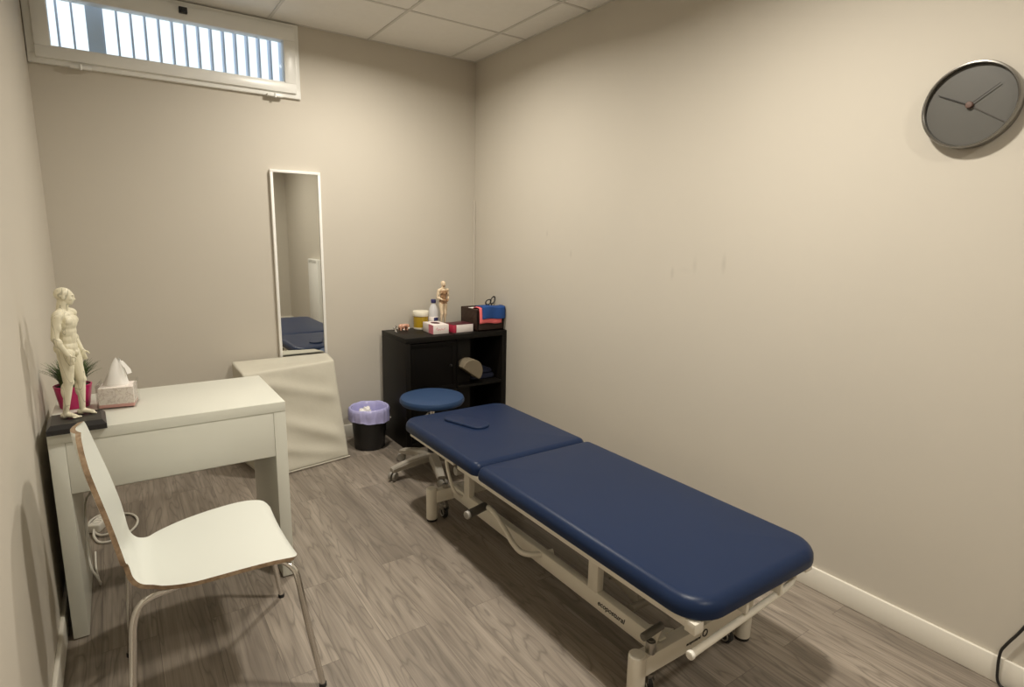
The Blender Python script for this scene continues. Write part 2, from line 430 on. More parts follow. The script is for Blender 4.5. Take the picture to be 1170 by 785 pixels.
# suspended-ceiling grid
g = MB()
GX = [.53, 1.13, 1.73, 2.33]; GY = [3.21-.6*k for k in range(9)]
for x in GX: g.box((x-.008, YF, H-.005), (x+.008, YB, H+.002), .001, 1)
for y in GY: g.box((0, y-.008, H-.004), (W, y+.008, H+.002), .001, 1)
g.box((0, YB-.014, H-.004), (W, YB, H+.002)); g.box((W-.014, YF, H-.004), (W, YB, H+.002)); g.box((0, YF, H-.004), (.014, YB, H+.002))
struct(g.build('trim_1', M['grid']))
# pipe chase strip / caulked corner line between back and right wall
struct(MB().cyl((W-.006, YB-.006, .74), (W-.006, YB-.006, 1.66), .007, n=10).build('trim_2', M['wall']))

# window: casing + hinged sash with pane
win = struct(MB().build('window_1', M['upvc']))
win_mb = MB()
def rect_frame(mb, x0, x1, z0, z1, w, y0, y1, bev=.004, wt=None, ws=None):
    wt = w if wt is None else wt; ws = w if ws is None else ws
    mb.box((x0, y0, z0), (x1, y1, z0+w), bev); mb.box((x0, y0, z1-wt), (x1, y1, z1), bev)
    mb.box((x0, y0+.0006, z0+w-.002), (x0+ws, y1, z1-wt+.002), bev); mb.box((x1-ws, y0+.0006, z0+w-.002), (x1, y1, z1-wt+.002), bev)
rect_frame(win_mb, .003, 1.288, 2.197, 2.612, .046, YB-.022, YB+.05)
bpy.data.objects.remove(win)
win = struct(win_mb.build('window_1', M['upvc']))
sash = MB(); rect_frame(sash, .034, 1.262, 2.222, 2.588, .056, YB-.04, YB+.03, .006, .076, .066)
sash.box((.098, YB-.03, 2.276), (1.198, YB-.0, 2.284), .002)
so = sash.build('window_sash', M['upvc'], win)
MB().box((.095, YB-.012, 2.275), (1.2, YB-.006, 2.516)).build('window_pane', M['glass'], win)
for x in (.21, 1.135):
    h = MB(); h.box((x-.045, YB-.046, 2.190), (x+.045, YB-.02, 2.206), .003); h.cyl((x, YB-.046, 2.184), (x, YB-.046, 2.210), .006)
    h.build('window_hinge', M['upvc'], win)
lt = MB(); lt.box((.665, YB-.06, 2.545), (.705, YB-.036, 2.575), .003); lt.box((.673, YB-.072, 2.55), (.697, YB-.058, 2.57), .003)
lt.build('window_latch', M['black'], win)

# outside: grille of upright flat bars and one thick post, on a rail
gr = thing('window_grille', 'grey blue metal bar grille outside the high window', 'grille', (0, YB+.2, 2.0))
MB().box((-.3, -.02, -.05), (1.9, .07, 0), .004).build('rail', M['grille'], gr)
MB().box((-.3, -.02, .9), (1.9, .07, .95), .004).build('rail', M['grille'], gr)
for i in range(30):
    x = -.267+i*.0657
    MB().box((x-.0045, 0, 0), (x+.0045, .075, .9), .001, 1).build('bar', M['grille'], gr)
MB().box((.252, -.015, 0), (.322, .06, .9), .004).build('post', M['grille'], gr)

# ------------------------------------------------------------------ ceiling lamps (just above the frame), one added fill lamp, and their light
LCOL = (1., .935, .82)
def downlight(x, y, label, power):
    t = thing('ceiling_downlight', label, 'ceiling light', (x, y, H-.0165), group='ceiling downlights')
    MB().lathe([(.088, .0165), (.112, .0165), (.115, .010), (.112, .004), (.098, 0), (.088, .002), (.088, .0165)], 40, cap=False).build('trim_ring', M['lamp_ring'], t)
    MB().lathe([(.001, .004), (.088, .004), (.088, .012), (.001, .012)], 40).build('lens', M['lamp_lens'], t)
    l = bpy.data.lights.new('downlight_light', 'AREA'); l.shape = 'DISK'; l.size = .17; l.spread = math.radians(164); l.energy = power; l.color = LCOL
    o = bpy.data.objects.new('downlight_light', l); COL.objects.link(o); o.location = (x, y, H-.018)
downlight(1.47, 2.93, 'round white ceiling downlight nearer the back wall, above the stool end of the table', 26)
downlight(1.47, 1.13, 'round white ceiling downlight farther from the back wall, above the foot end of the table', 33)
downlight(1.47, -.67, 'added fill light shaped as a round white downlight, unseen behind the camera', 22)  # added fill lamp, out of view, brightens the lower right wall

# ------------------------------------------------------------------ mirror
mi = thing('wall_mirror', 'tall narrow mirror in a thin white frame on the back wall', 'mirror', (1.233, YB, .46))
f = MB(); rect_frame(f, -.15, .15, 0, 1.316, .0165, -.03, 0, .002); f.build('frame', M['mirror_frame'], mi)
MB().box((-.136, -.022, .014), (.136, -.016, 1.302)).build('mirror_glass', M['mirror'], mi)
MB().box((-.140, -.014, .01), (.140, -.002, 1.306)).build('backing', M['mirror_frame'], mi)

# ------------------------------------------------------------------ clock on the right wall
ck = thing('wall_clock', 'round grey wall clock with black hands on the right wall', 'clock', (W, .775, 1.832), 0)
CR = .1285
rotx = Matrix.Rotation(-PI/2, 4, 'Y')       # local z -> -x (into the room)
MB().lathe([(CR-.006, 0), (CR, .004), (CR, .036), (CR-.002, .040), (CR-.006, .041), (CR-.009, .038), (CR-.010, .024), (.001, .024)], 72, mtx=rotx, cap=True).build('case', M['clock_metal'], ck)
MB().lathe([(.001, .0245), (CR-.0105, .0245), (CR-.0105, .0262), (.001, .0265)], 72, mtx=rotx).build('dial', M['clock_face'], ck)
def hand(name, ang, L, w, x, m, tail=.0):
    mb = MB(); d = Vector((0, math.cos(ang), math.sin(ang))); n = Vector((0, -math.sin(ang), math.cos(ang)))
    p, q = -d*tail, d*L
    vs = [p-n*w, p+n*w, q+n*w*.6, q-n*w*.6]
    mb.add([v+Vector((-x, 0, 0)) for v in vs]+[v+Vector((-x-.0012, 0, 0)) for v in vs], [(0, 1, 2, 3), (7, 6, 5, 4), (0, 4, 5, 1), (1, 5, 6, 2), (2, 6, 7, 3), (3, 7, 4, 0)])
    mb.build(name, m, ck)
# seen from the room +y is to the left
hand('hour_hand', math.radians(26), .098, .0017, .0305, M['clock_hand'])
hand('minute_hand', math.radians(143.6), .089, .0014, .0325, M['clock_hand'])
hand('second_hand', math.radians(213), .110, .0016, .0285, M['clock_second'])
MB().lathe([(.0001, .026), (.010, .026), (.010, .036), (.008, .038), (.0001, .0385)], 24, mtx=rotx).build('hand_cap', M['clock_cap'], ck)

# ------------------------------------------------------------------ treatment table
tb = thing('treatment_table', 'low navy blue padded treatment table on a cream steel frame', 'treatment table', (1.75, 1.75, 0))
O = Vector((1.75, 1.75, 0))
def tmb(): return MB()
def tbuild(mb, name, m, parent=None, **kw):
    mb.v = [tuple(Vector(p)-O) for p in mb.v]; return mb.build(name, m, parent or tb, **kw)
CX0, CX1 = 1.435, 2.068
m = tmb(); m.slab(CX0, CX1, .826, 1.972, .3985, .462, (.105, .040), .036, .010, crown=.005); body = tbuild(m, 'body_cushion', M['vinyl'])
# head cushion with a breathing hole plug
m = tmb(); m.slab(CX0, CX1, 1.975, 2.735, .3985, .460, (.040, .085), .032, .010, crown=.004); head = tbuild(m, 'head_cushion', M['vinyl'])
m = tmb()
X = Matrix.Translation((1.684, 2.475, .4615)) @ Matrix.Rotation(math.radians(-72), 4, 'Z')
m.slab(-.135, .135, -.055, .055, -.012, .011, .050, .007, .006, crown=.001, mtx=X)
plug = tbuild(m, 'face_hole_plug', M['vinyl'])
# upper frame (rails under the cushions)
m = tmb()
fx0, fx1 = 1.452, 2.034
m.box((fx0, .868, .372), (fx0+.035, 2.155, .3985), .003); m.box((fx1-.035, .868, .372), (fx1, 2.155, .3985), .003)
m.box((fx0+.002, .874, .380), (fx1-.002, .896, .3978), .002); m.box((fx0-.0012, .850, .364), (fx0+.036, .886, .3978), .003); m.box((fx1-.036, .850, .364), (fx1+.0012, .886, .3978), .003)
m.box((fx0+.01, 1.35, .376), (fx1-.01, 1.39, .396), .003); m.box((fx0+.01, 2.03, .376), (fx1-.01, 2.07, .396), .003)
tbuild(m, 'seat_frame', M['cream_metal'])
m = tmb()
m.box((fx0, 2.19, .376), (fx0+.03, 2.655, .3985), .003); m.box((fx1-.03, 2.19, .376), (fx1, 2.655, .3985), .003)
m.box((fx0+.002, 2.625, .377), (fx1-.002, 2.654, .3978), .003)
tbuild(m, 'head_frame', M['cream_metal'])
for a, b in ((fx0-.004, fx0+.05), (fx1-.05, fx1+.004)):
    m = tmb(); m.cyl((a, 2.165, .358), (b, 2.165, .358), .020, bev=.003); tbuild(m, 'hinge_knob', M['steel_grey'])
m = tmb(); m.tube([(fx0+.01, 2.275, .372), (fx0+.004, 2.255, .345), (fx0+.002, 2.225, .30), (fx0+.012, 2.20, .245), (fx0+.05, 2.20, .21)], .0075); tbuild(m, 'head_support_strut', M['cream_metal'])
# lower frame: two long rails, end beams, uprights
m = tmb()
RX0, RX1 = 1.570, 1.604
for a, b in ((RX0, RX1), (1.882, 1.916)): m.box((a, 1.06, .104), (b, 2.42, .168), .006)
m.box((1.478, 1.032, .096), (1.995, 1.075, .162), .004); m.box((1.478, 2.405, .098), (1.995, 2.445, .162), .004)
# gusset plates in the corners
for y0, y1, s in ((1.075, 1.135, 1), (2.405, 2.345, -1)):
    for a, sx in ((RX1, 1), (1.882, -1)):
        vs = [(a, y0, .155), (a+sx*.05, y0, .155), (a, y1, .155), (a, y0, .165), (a+sx*.05, y0, .165), (a, y1, .165)]
        m.add(vs, [(0, 1, 2), (5, 4, 3), (0, 3, 4, 1), (1, 4, 5, 2), (2, 5, 3, 0)])
tbuild(m, 'base_frame', M['cream_metal'])
for x0, x1 in ((RX0, RX0+.032), (1.884, 1.916)):
    for y in (1.375, 2.275):
        m = tmb(); m.box((x0, y-.026, .160), (x1, y+.026, .378), .005); tbuild(m, 'upright', M['cream_metal'])
# lifting arms, actuator and motor box seen between the rails
m = tmb()
for x in (1.69, 1.80):
    m.add(*(lambda p, q, w, h: ([Vector(p)+Vector((dx, 0, dz)) for dx, dz in ((-w, -h), (w, -h), (w, h), (-w, h))]+[Vector(q)+Vector((dx, 0, dz)) for dx, dz in ((-w, -h), (w, -h), (w, h), (-w, h))], [(0, 1, 2, 3), (7, 6, 5, 4), (0, 4, 5, 1), (1, 5, 6, 2), (2, 6, 7, 3), (3, 7, 4, 0)]))((x, 1.25, .15), (x, 1.95, .35), .014, .022))
m.cyl((1.64, 1.25, .14), (1.86, 1.25, .14), .014); m.cyl((1.64, 1.95, .345), (1.86, 1.95, .345), .014)
tbuild(m, 'lift_arm', M['taupe'])
m = tmb(); m.cyl((1.745, 1.45, .17), (1.745, 1.80, .25), .024, bev=.003); m.cyl((1.745, 1.80, .25), (1.745, 2.05, .31), .012); m.box((1.70, 1.42, .13), (1.79, 1.50, .21), .01)
tbuild(m, 'pump', M['steel_grey'])
# the crank lever with a dark grip on the near long side
m = tmb(); m.tube([(1.535, 2.02, .222), (1.522, 1.985, .232), (1.52, 1.94, .228), (1.52, 1.862, .192), (1.52, 1.80, .158), (1.525, 1.74, .145), (1.56, 1.69, .15), (1.62, 1.66, .16)], .0115, 12); lev = tbuild(m, 'pump_lever', M['cream_metal'])
m = tmb(); m.cyl((1.535, 2.04, .222), (1.436, 2.02, .216), .0185, bev=.005); tbuild(m, 'lever_grip', M['dark_grip'], lev) 
m = tmb(); m.cyl((1.4365, 2.0203, .216), (1.420, 2.0168, .215), .018, bev=.004); tbuild(m, 'grip_cap', M['steel_grey'], lev)
# pillars with rubber feet, casters
for x in (1.463, 2.008):
    for y in (1.052, 2.432):
        m = tmb(); m.lathe([(.001, .012), (.0265, .012), (.0275, .014), (.0275, .164), (.0265, .169), (.022, .172), (.001, .1725)], 32, mtx=Matrix.Translation((x, y, 0))); p = tbuild(m, 'foot_pillar', M['cream_metal'], sharp=30)
        m = tmb(); m.lathe([(.001, 0), (.024, 0), (.0255, .002), (.0255, .0125), (.001, .0125)], 28, mtx=Matrix.Translation((x, y, 0))); tbuild(m, 'rubber_foot', M['rubber'], p)
for x, sx in ((1.530, 1), (1.940, -1)):
    for y, sy in ((1.06, -1), (2.418, 1)):
        m = tmb(); m.cyl((x, y, .055), (x, y, .185 if sy > 0 else .10), .008); m.cyl((x, y, .085), (x, y, .097), .014, n=6); m.cyl((x, y, .066), (x, y, .076), .017)
        m.box((x-.016, y-.012, .045), (x-.013, y+.028, .068), .001); m.box((x+.013, y-.012, .045), (x+.016, y+.028, .068), .001); m.box((x-.016, y-.012, .062), (x+.016, y+.012, .068), .001)
        if sy > 0: m.cyl((x, y, .165), (x, y, .182), .014, n=6)
        c = tbuild(m, 'caster_fork', M['dark_chrome'])
        m = tmb(); X = Matrix.Translation((x, y+.012, .0275)) @ Matrix.Rotation(PI/2, 4, 'Y')
        m.lathe([(.001, -.011), (.024, -.011), (.0275, -.007), (.0275, .007), (.024, .011), (.001, .011)], 28, mtx=X); tbuild(m, 'caster_wheel', M['rubber'], c)
        m = tmb(); m.torus(.0165, .003, 24, 8, mtx=Matrix.Translation((x-.012, y+.012, .0275)) @ Matrix.Rotation(PI/2, 4, 'Y')); tbuild(m, 'hub_ring', M['dark_chrome'], c)
# foot pedal at the near corner
m = tmb(); m.tube([(1.553, 1.066, .160), (1.556, 1.064, .185), (1.566, 1.058, .215), (1.562, 1.052, .228)], .0085); ped = tbuild(m, 'pedal_bracket', M['cream_metal'])
m = tmb(); m.cyl((1.566, 1.052, .229), (1.478, 1.050, .221), .0125, bev=.004); tbuild(m, 'pedal', M['pedal'], ped)
m = tmb(); m.cyl((1.513, 1.046, .158), (1.513, 1.046, .200), .0155, bev=.003); m.cyl((1.513, 1.046, .199), (1.513, 1.046, .203), .009); tbuild(m, 'lift_socket', M['dark_chrome'])
# paper-roll bar at the foot end
m = tmb(); m.tube([(1.448, .852, .312), (1.60, .857, .318), (1.80, .864, .325), (1.915, .868, .331), (1.955, .872, .338), (1.985, .882, .352), (2.0, .895, .375)], .0105, 12); rb = tbuild(m, 'roll_bar', M['cream_metal'])
m = tmb(); m.cyl((1.437, .8515, .3115), (1.450, .852, .312), .0125, bev=.003); tbuild(m, 'bar_end_cap', M['white_plastic'], rb)
for x in (1.69, 1.865):
    m = tmb(); m.box((x-.007, .850, .338), (x+.007, .890, .388), .002); tbuild(m, 'roll_bar_bracket', M['cream_metal'])
# lettering on the rail and on the beam
Xr = Matrix(((0, 0, -1, RX0-O.x-.0006), (-1, 0, 0, 1.277-O.y), (0, 1, 0, .137), (0, 0, 0, 1)))
lettering('rail_lettering', 'ecopostural', .0275, M['text'], tb, Xr, .25, weight=.0005)
Xb = Matrix(((1, 0, 0, 1.702-O.x), (0, 0, -1, 1.032-O.y-.0006), (0, 1, 0, .128), (0, 0, 0, 1)))
lettering('beam_lettering', 'ecopostural', .0148, M['text'], tb, Xb, .25, weight=.0003)
m = tmb(); m.torus(.0115, .0022, 28, 8, mtx=Matrix.Translation((1.760, 1.0315, .134)) @ Matrix.Rotation(PI/2, 4, 'X')); tbuild(m, 'ring_emblem', M['text'])

# ------------------------------------------------------------------ stool
st = thing('rolling_stool', 'round blue padded stool on a taupe five star wheeled base', 'stool', (1.748, 2.992, 0), math.radians(0))
MB().lathe([(.001, .422), (.165, .422), (.182, .427), (.190, .439), (.190, .452), (.184, .464), (.165, .471), (.10, .476), (.001, .477)], 56).build('seat', M['stool_vinyl'], st)
MB().lathe([(.001, .405), (.09, .405), (.12, .415), (.12, .4225), (.001, .4225)], 32).build('seat_plate', M['black'], st)
c = MB(); c.lathe([(.030, .10), (.030, .22), (.026, .225), (.026, .232)], 24); c.build('gas_lift_sleeve', M['black'], st)
MB().lathe([(.013, .23), (.013, .406)], 20).build('gas_lift_rod', M['chrome'], st)
MB().lathe([(.001, .072), (.040, .072), (.045, .08), (.045, .115), (.036, .122), (.031, .122), (.001, .122)], 28).build('hub', M['taupe'], st)
lv = MB(); lv.tube([(-.02, -.03, .412), (-.09, -.12, .402), (-.12, -.16, .405)], .005); lv.cyl((-.12, -.16, .405), (-.135, -.18, .406), .009, bev=.003); lv.build('height_lever', M['white_plastic'], st)
for k in range(5):
    a = math.radians(182+72*k); d = Vector((math.cos(a), math.sin(a), 0)); n = Vector((-d.y, d.x, 0))
    mb = MB(); P = []
    for (r, z0, z1, w) in ((.02, .072, .118, .030), (.10, .070, .112, .027), (.17, .062, .100, .025), (.238, .054, .084, .024), (.268, .052, .074, .022)):
        P.append([d*r+n*x*w+Vector((0, 0, z)) for x, z in ((-1, z0), (1, z0), (1.0, z0+(z1-z0)*.7), (.7, z1), (-.7, z1), (-1.0, z0+(z1-z0)*.7))])
    mb.grid(P, close=True); mb.add(P[0], [tuple(range(6))]); mb.add(P[-1], [tuple(range(6))])
    lg = mb.build('base_arm', M['taupe'], st, sharp=30)
    cw = MB(); c = d*.252; f = Vector((math.cos(a+.6), math.sin(a+.6), 0))
    ax = f.cross(Vector((0, 0, 1))); R = ax.to_track_quat('Z', 'Y').to_matrix().to_4x4()
    for s in (-1, 1): cw.lathe([(.001, -.008), (.024, -.008), (.0265, -.004), (.0265, .004), (.022, .008), (.001, .009)], 24, mtx=Matrix.Translation(c+ax*s*.0125+f*.012+Vector((0, 0, .0265))) @ R)
    cw.cyl(c+Vector((0, 0, .03)), c+Vector((0, 0, .06)), .007)
    cw.build('caster', M['steel_grey'], lg)

# ------------------------------------------------------------------ desk
dk = thing('desk', 'white two leg desk with one wide drawer against the left wall', 'desk', (0, 0, 0))
DX0, DX1, DY0, DY1 = .030, .768, 2.308, 2.805
MB().box((DX0, DY0, .713), (DX1, DY1, .752), .002).build('desktop', M['desk'], dk)
for a, b in ((DX0, DX0+.045), (DX1-.045, DX1)):
    l = MB(); l.box((a, DY0+.003, .006), (b, DY1-.003, .713), .002)
    lo = l.build('leg', M['desk'], dk)
    for y in (DY0+.02, DY1-.05): MB().box((a+.006, y, 0), (b-.006, y+.03, .0065), .001).build('foot_pad', M['black'], lo)
dr = MB().box((DX0+.0456, DY0+.0035, .533), (DX1-.0458, DY0+.022, .7122), .0015).build('drawer', M['desk'], dk)
q = MB(); q.box((DX0+.055, DY0+.022, .550), (DX0+.067, DY1-.06, .69)); q.box((DX1-.067, DY0+.022, .550), (DX1-.055, DY1-.06, .69)); q.box((DX0+.055, DY0+.022, .545), (DX1-.055, DY1-.06, .551)); q.box((DX0+.055, DY1-.07, .55), (DX1-.055, DY1-.06, .69))
q.build('drawer_box', M['desk'], dr)
MB().box((DX0+.045, DY1-.022, .352), (DX1-.045, DY1-.006, .713), .001).build('back_panel', M['desk'], dk)

# ------------------------------------------------------------------ chair
ch = thing('side_chair', 'white moulded plywood chair with chrome legs beside the desk', 'chair', (.42, 1.915, 0))
prof = [(.650, .424), (.640, .433), (.62, .441), (.57, .448), (.50, .448), (.43, .444), (.36, .438), (.30, .434), (.272, .434), (.250, .440), (.236, .452), (.226, .472), (.221, .500), (.2185, .516), (.2150, .532), (.2095, .565), (.200, .615), (.188, .672), (.175, .728), (.162, .785), (.154, .828), (.1505, .850), (.148, .863), (.147, .870)]
hw = [.185, .214, .228, .232, .228, .220, .206, .178, .155, .150, .149, .148, .147, .158, .180, .184, .179, .172, .163, .150, .128, .107, .084, .050]
def spl(A, s=4):
    P = [2*A[0]-A[1]]+list(A)+[2*A[-1]-A[-2]]; o = []
    for i in range(1, len(P)-2):
        for k in range(s):
            t = k/s; a, b, c, d = P[i-1:i+3]; o.append(.5*((2*b)+(c-a)*t+(2*a-5*b+4*c-d)*t*t+(3*b-a-3*c+d)*t**3))
    return o+[A[-1]]
px = spl([p[0] for p in prof]); pz = spl([p[1] for p in prof]); pw = spl(hw)
NV = 16; TH = .0125; top = []; bot = []; N = len(px)
for j in range(N):
    a, b = max(0, j-1), min(N-1, j+1); tx, tz = px[b]-px[a], pz[b]-pz[a]; L = math.hypot(tx, tz); tx /= L; tz /= L
    nx, nz = tz, -tx                       # towards the underside / behind
    nx, nz = -nx, -nz
    back = max(0, min(1, (pz[j]-.47)/.2)); rt = []; rb = []
    for i in range(NV+1):
        u = i/NV*2-1; y = u*pw[j]; dish = (.014*back)*(1-u*u) + .006*(1-back)*(1-u*u)
        p = Vector((px[j]-.42-nx*0, y, pz[j]))
        off = Vector((nx, 0, nz))
        # nx,nz must point down/back
        if off.z > 0 and pz[j] < .45: off = -off
        if pz[j] >= .45 and off.x > 0: off = -off
        p = p+off*dish; rt.append(p); rb.append(p+off*TH)
    top.append(rt); bot.append(rb)
sh = MB(); sh.grid(top, 0); sh.grid(bot, 0)
loop_t = [top[0][i] for i in range(NV+1)]+[top[j][NV] for j in range(1, N)]+[top[N-1][i] for i in range(NV-1, -1, -1)]+[top[j][0] for j in range(N-2, 0, -1)]
loop_b = [bot[0][i] for i in range(NV+1)]+[bot[j][NV] for j in range(1, N)]+[bot[N-1][i] for i in range(NV-1, -1, -1)]+[bot[j][0] for j in range(N-2, 0, -1)]
sh.build('seat_shell', [M['shell'], M['ply']], ch, sharp=50)
ed = MB(); ed.grid([loop_t, loop_b], 0, close=True); ed.build('ply_edge', M['ply'], ch, sharp=50)['label'] = 'bare layered plywood edge'
def cp(*p): return [(x-.42, y-1.915, z) for x, y, z in p]
for s in (-1, 1):
    yy = lambda v: 1.915+s*v
    m_ = MB(); m_.tube(cp((.50, yy(.150), .4235), (.38, yy(.160), .4165), (.31, yy(.166), .4125), (.262, yy(.172), .408), (.233, yy(.180), .394), (.217, yy(.189), .355), (.210, yy(.195), .29), (.200, yy(.202), .15), (.190, yy(.209), .008)), .0095, 12)
    lo = m_.build('leg', M['chrome'], ch)
    MB().cyl(*cp((.190, yy(.209), 0), (.190, yy(.209), .012)), .0115).build('leg_tip', M['rubber'], lo)
    m_ = MB(); m_.tube(cp((.46, yy(.150), .4225), (.55, yy(.178), .4245), (.60, yy(.200), .4215), (.628, yy(.218), .400), (.640, yy(.229), .36), (.660, yy(.249), .20), (.687, yy(.273), .008)), .0095, 12)
    lo = m_.build('leg', M['chrome'], ch)
    MB().cyl(*cp((.687, yy(.273), 0), (.687, yy(.273), .012)), .0115).build('leg_tip', M['rubber'], lo)
m_ = MB(); m_.tube(cp((.47, 1.77, .418), (.47, 2.06, .418)), .009, smooth=False); m_.box(*cp((.36, 1.80, .417), (.52, 1.815, .426)), .001); m_.box(*cp((.36, 2.015, .417), (.52, 2.03, .426)), .001)
m_.build('seat_frame', M['chrome'], ch)

# ------------------------------------------------------------------ draped box under the mirror
A = Vector((.872, 3.372, .004)); B = Vector((1.392, 3.464, .004)); C2 = Vector((1.362, 3.600, .612)); D = Vector((.800, 3.465, .612))
Tl = Vector((.795, 3.782, .628)); Tr = Vector((1.372, 3.782, .628)); Bl = Vector((.80, 3.78, .004)); Br = Vector((1.42, 3.78, .004))
def patch(c00, c10, c11, c01, nu, nv, fn):
    P = []
    nrm = (c10-c00).cross(c01-c00).normalized()
    for j in range(nv+1):
        v = j/nv; r = []
        for i in range(nu+1):
            u = i/nu; p = c00*(1-u)*(1-v)+c10*u*(1-v)+c11*u*v+c01*(1-u)*v
            e = min(1, 8*min(u, 1-u, v, 1-v)); r.append(p+nrm*fn(u, v)*e)
        P.append(r)
    return P
def folds(u, v):
    d1 = .018*math.exp(-((v-(.62-.42*u))/.07)**2)*min(1, u*2); d2 = .013*math.exp(-((v-(.93-.30*u))/.06)**2); d3 = .012*math.exp(-((v-(.30-.28*u))/.05)**2)
    return d1+d2+d3-.012*math.sin(u*PI)*math.sin(v*PI)+.006*noise.noise(Vector((u*4, v*5, 1)))
db = MB()
db.grid(patch(A, B, C2, D, 44, 44, folds)); db.grid(patch(D, C2, Tr, Tl, 44, 16, lambda u, v: .006*noise.noise(Vector((u*4, v*3, 7)))-.012*math.sin(PI*u)*math.sin(PI*v)))
db.grid(patch(B, Br, Tr, C2, 16, 44, lambda u, v: .006*math.sin(v*7+u*3))); db.grid(patch(Bl, A, D, Tl, 16, 44, lambda u, v: .010*math.sin(v*6+u*5)))
db.grid(patch(Br, Bl, Tl, Tr, 44, 44, lambda u, v: 0)); db.grid(patch(Bl, Br, B, A, 44, 16, lambda u, v: 0))
ob = db.build('draped_box', M['cover'], sharp=120, weld=True)
sm = ob.modifiers.new('soft', 'SMOOTH'); sm.factor = .5; sm.iterations = 3
tag(ob, 'low box draped in a cream cloth cover under the wall mirror', 'covered box')
hm = MB(); hm.tube([A+Vector((-.003, -.006, .006)), (A+B)/2+Vector((0, -.008, .006)), B+Vector((.003, -.006, .006))], .004, 8); hm.build('hem', M['cover'], ob)

# ------------------------------------------------------------------ waste bin with liner
bn = thing('waste_bin', 'black round waste bin beside the black cabinet', 'waste bin', (1.575, 3.58, 0))
MB().lathe([(.001, 0), (.096, 0), (.099, .004), (.118, .262), (.121, .268), (.117, .270), (.114, .262), (.094, .012), (.001, .010)], 40).build('bucket', M['black'], bn)
MB().tube([(.118, -.035, .19), (.133, -.045, .19), (.133, -.02, .19), (.119, -.01, .19)], .004).build('handle', M['steel_grey'], bn)
ln = MB(); P = []
seq = [(.090, .06), (.100, .12), (.107, .20), (.113, .255), (.118, .274), (.124, .281), (.1295, .276), (.131, .26), (.1305, .235), (.130, .212), (.131, .198)]
NL = 120
for j, (r, z) in enumerate(seq):
    row = []
    for i in range(NL):
        a = 2*PI*i/NL; ca, sa = math.cos(a), math.sin(a)
        k = noise.noise(Vector((ca*2.6, sa*2.6, j*.12))); k2 = noise.noise(Vector((ca*9, sa*9, j*.25+4))); k3 = noise.noise(Vector((ca*4+z*30, sa*4, z*45)))
        if j < 4: rr = r-.004+.006*min(k2, .3); zz = z
        elif j < 7: rr = r+.002*k2; zz = z+.006*k+.003*k2
        else: rr = r+.003+.006*max(k2, -.4)+.006*max(k3, -.5); zz = z+.010*k+.004*k3-.014*max(0, math.sin(a*1.0+2.2))*(j-6)/4
        row.append(Vector((rr*ca, rr*sa, zz)))
    P.append(row)
ln.grid(P, close=True); lo = ln.build('liner', M['bag'], bn, sharp=180); lo['label'] = 'crumpled lilac plastic liner folded over the rim'
cr = MB(); b_ = bmesh.new(); bmesh.ops.create_icosphere(b_, subdivisions=3, radius=.042)
for v in b_.verts: v.co *= 1+.5*noise.noise(v.co*45)
cr.bm(b_); o = cr.build('crumpled_tissue', M['paper'], sharp=25, loc=(1.545, 3.57, .238)); tag(o, 'crumpled white paper tissue inside the lined waste bin', 'paper')
# something dark the ball rests on: earlier rubbish in the bin
cr = MB(); b_ = bmesh.new(); bmesh.ops.create_icosphere(b_, subdivisions=3, radius=.085)
for v in b_.verts: v.co = Vector((v.co.x, v.co.y, v.co.z*.95))*(1+.16*noise.noise(v.co*30))
cr.bm(b_); o = cr.build('rubbish_heap', M['paper'], sharp=25, loc=(1.575, 3.58, .105)); tag(o, 'heap of crumpled paper deep inside the lined waste bin', 'paper'); o['kind'] = 'stuff'

# ------------------------------------------------------------------ black shelf cabinet
KX0, KX1, KY0, KY1, KZ = 1.750, 2.5285, 3.372, 3.765, .748
def K(x, y): return (.2592+(x-.2592)*.9807, y*.9807, KZ)
cb = thing('shelf_cabinet', 'low black shelf cabinet in the back right corner', 'cabinet', (KX0, KY0, 0))
def kb(): return MB()
def kbuild(mb, name, m, parent=None): mb.v = [tuple(Vector(p)-Vector((KX0, KY0, 0))) for p in mb.v]; return mb.build(name, m, parent or cb)
kbuild(kb().box((KX0, KY0, KZ-.036), (KX1, KY1, KZ), .002), 'top_panel', M['black_wood'])
kbuild(kb().box((KX0, KY0, 0), (KX0+.036, KY1, KZ-.036), .002), 'side_panel', M['black_wood'])
kbuild(kb().box((KX1-.036, KY0, 0), (KX1, KY1, KZ-.036), .002), 'side_panel', M['black_wood'])
kbuild(kb().box((KX0+.036, KY0, 0), (KX1-.036, KY1, .036), .002), 'bottom_panel', M['black_wood'])
DV = 2.130
kbuild(kb().box((DV+.036, KY0+.066, .036), (DV+.138, KY0+.085, KZ-.036), .001), 'divider_panel', M['black_wood'])
kbuild(kb().box((DV, KY0+.004, .036), (DV+.010, KY1-.01, KZ-.036), .001), 'divider', M['black_door'])
kbuild(kb().box((DV+.120, KY0+.085, .036), (DV+.138, KY1, KZ-.036), .001), 'divider', M['black_wood'])
kbuild(kb().box((KX0+.036, KY0+.004, .352), (DV, KY1, .370), .001), 'shelf', M['black_wood'])
kbuild(kb().box((DV+.010, KY0+.004, .370), (KX1-.036, KY1, .388), .001), 'shelf', M['black_wood'])
kbuild(kb().box((KX0+.036, KY1-.008, .036), (KX1-.036, KY1-.002, KZ-.036)), 'back_panel', M['black_wood'])
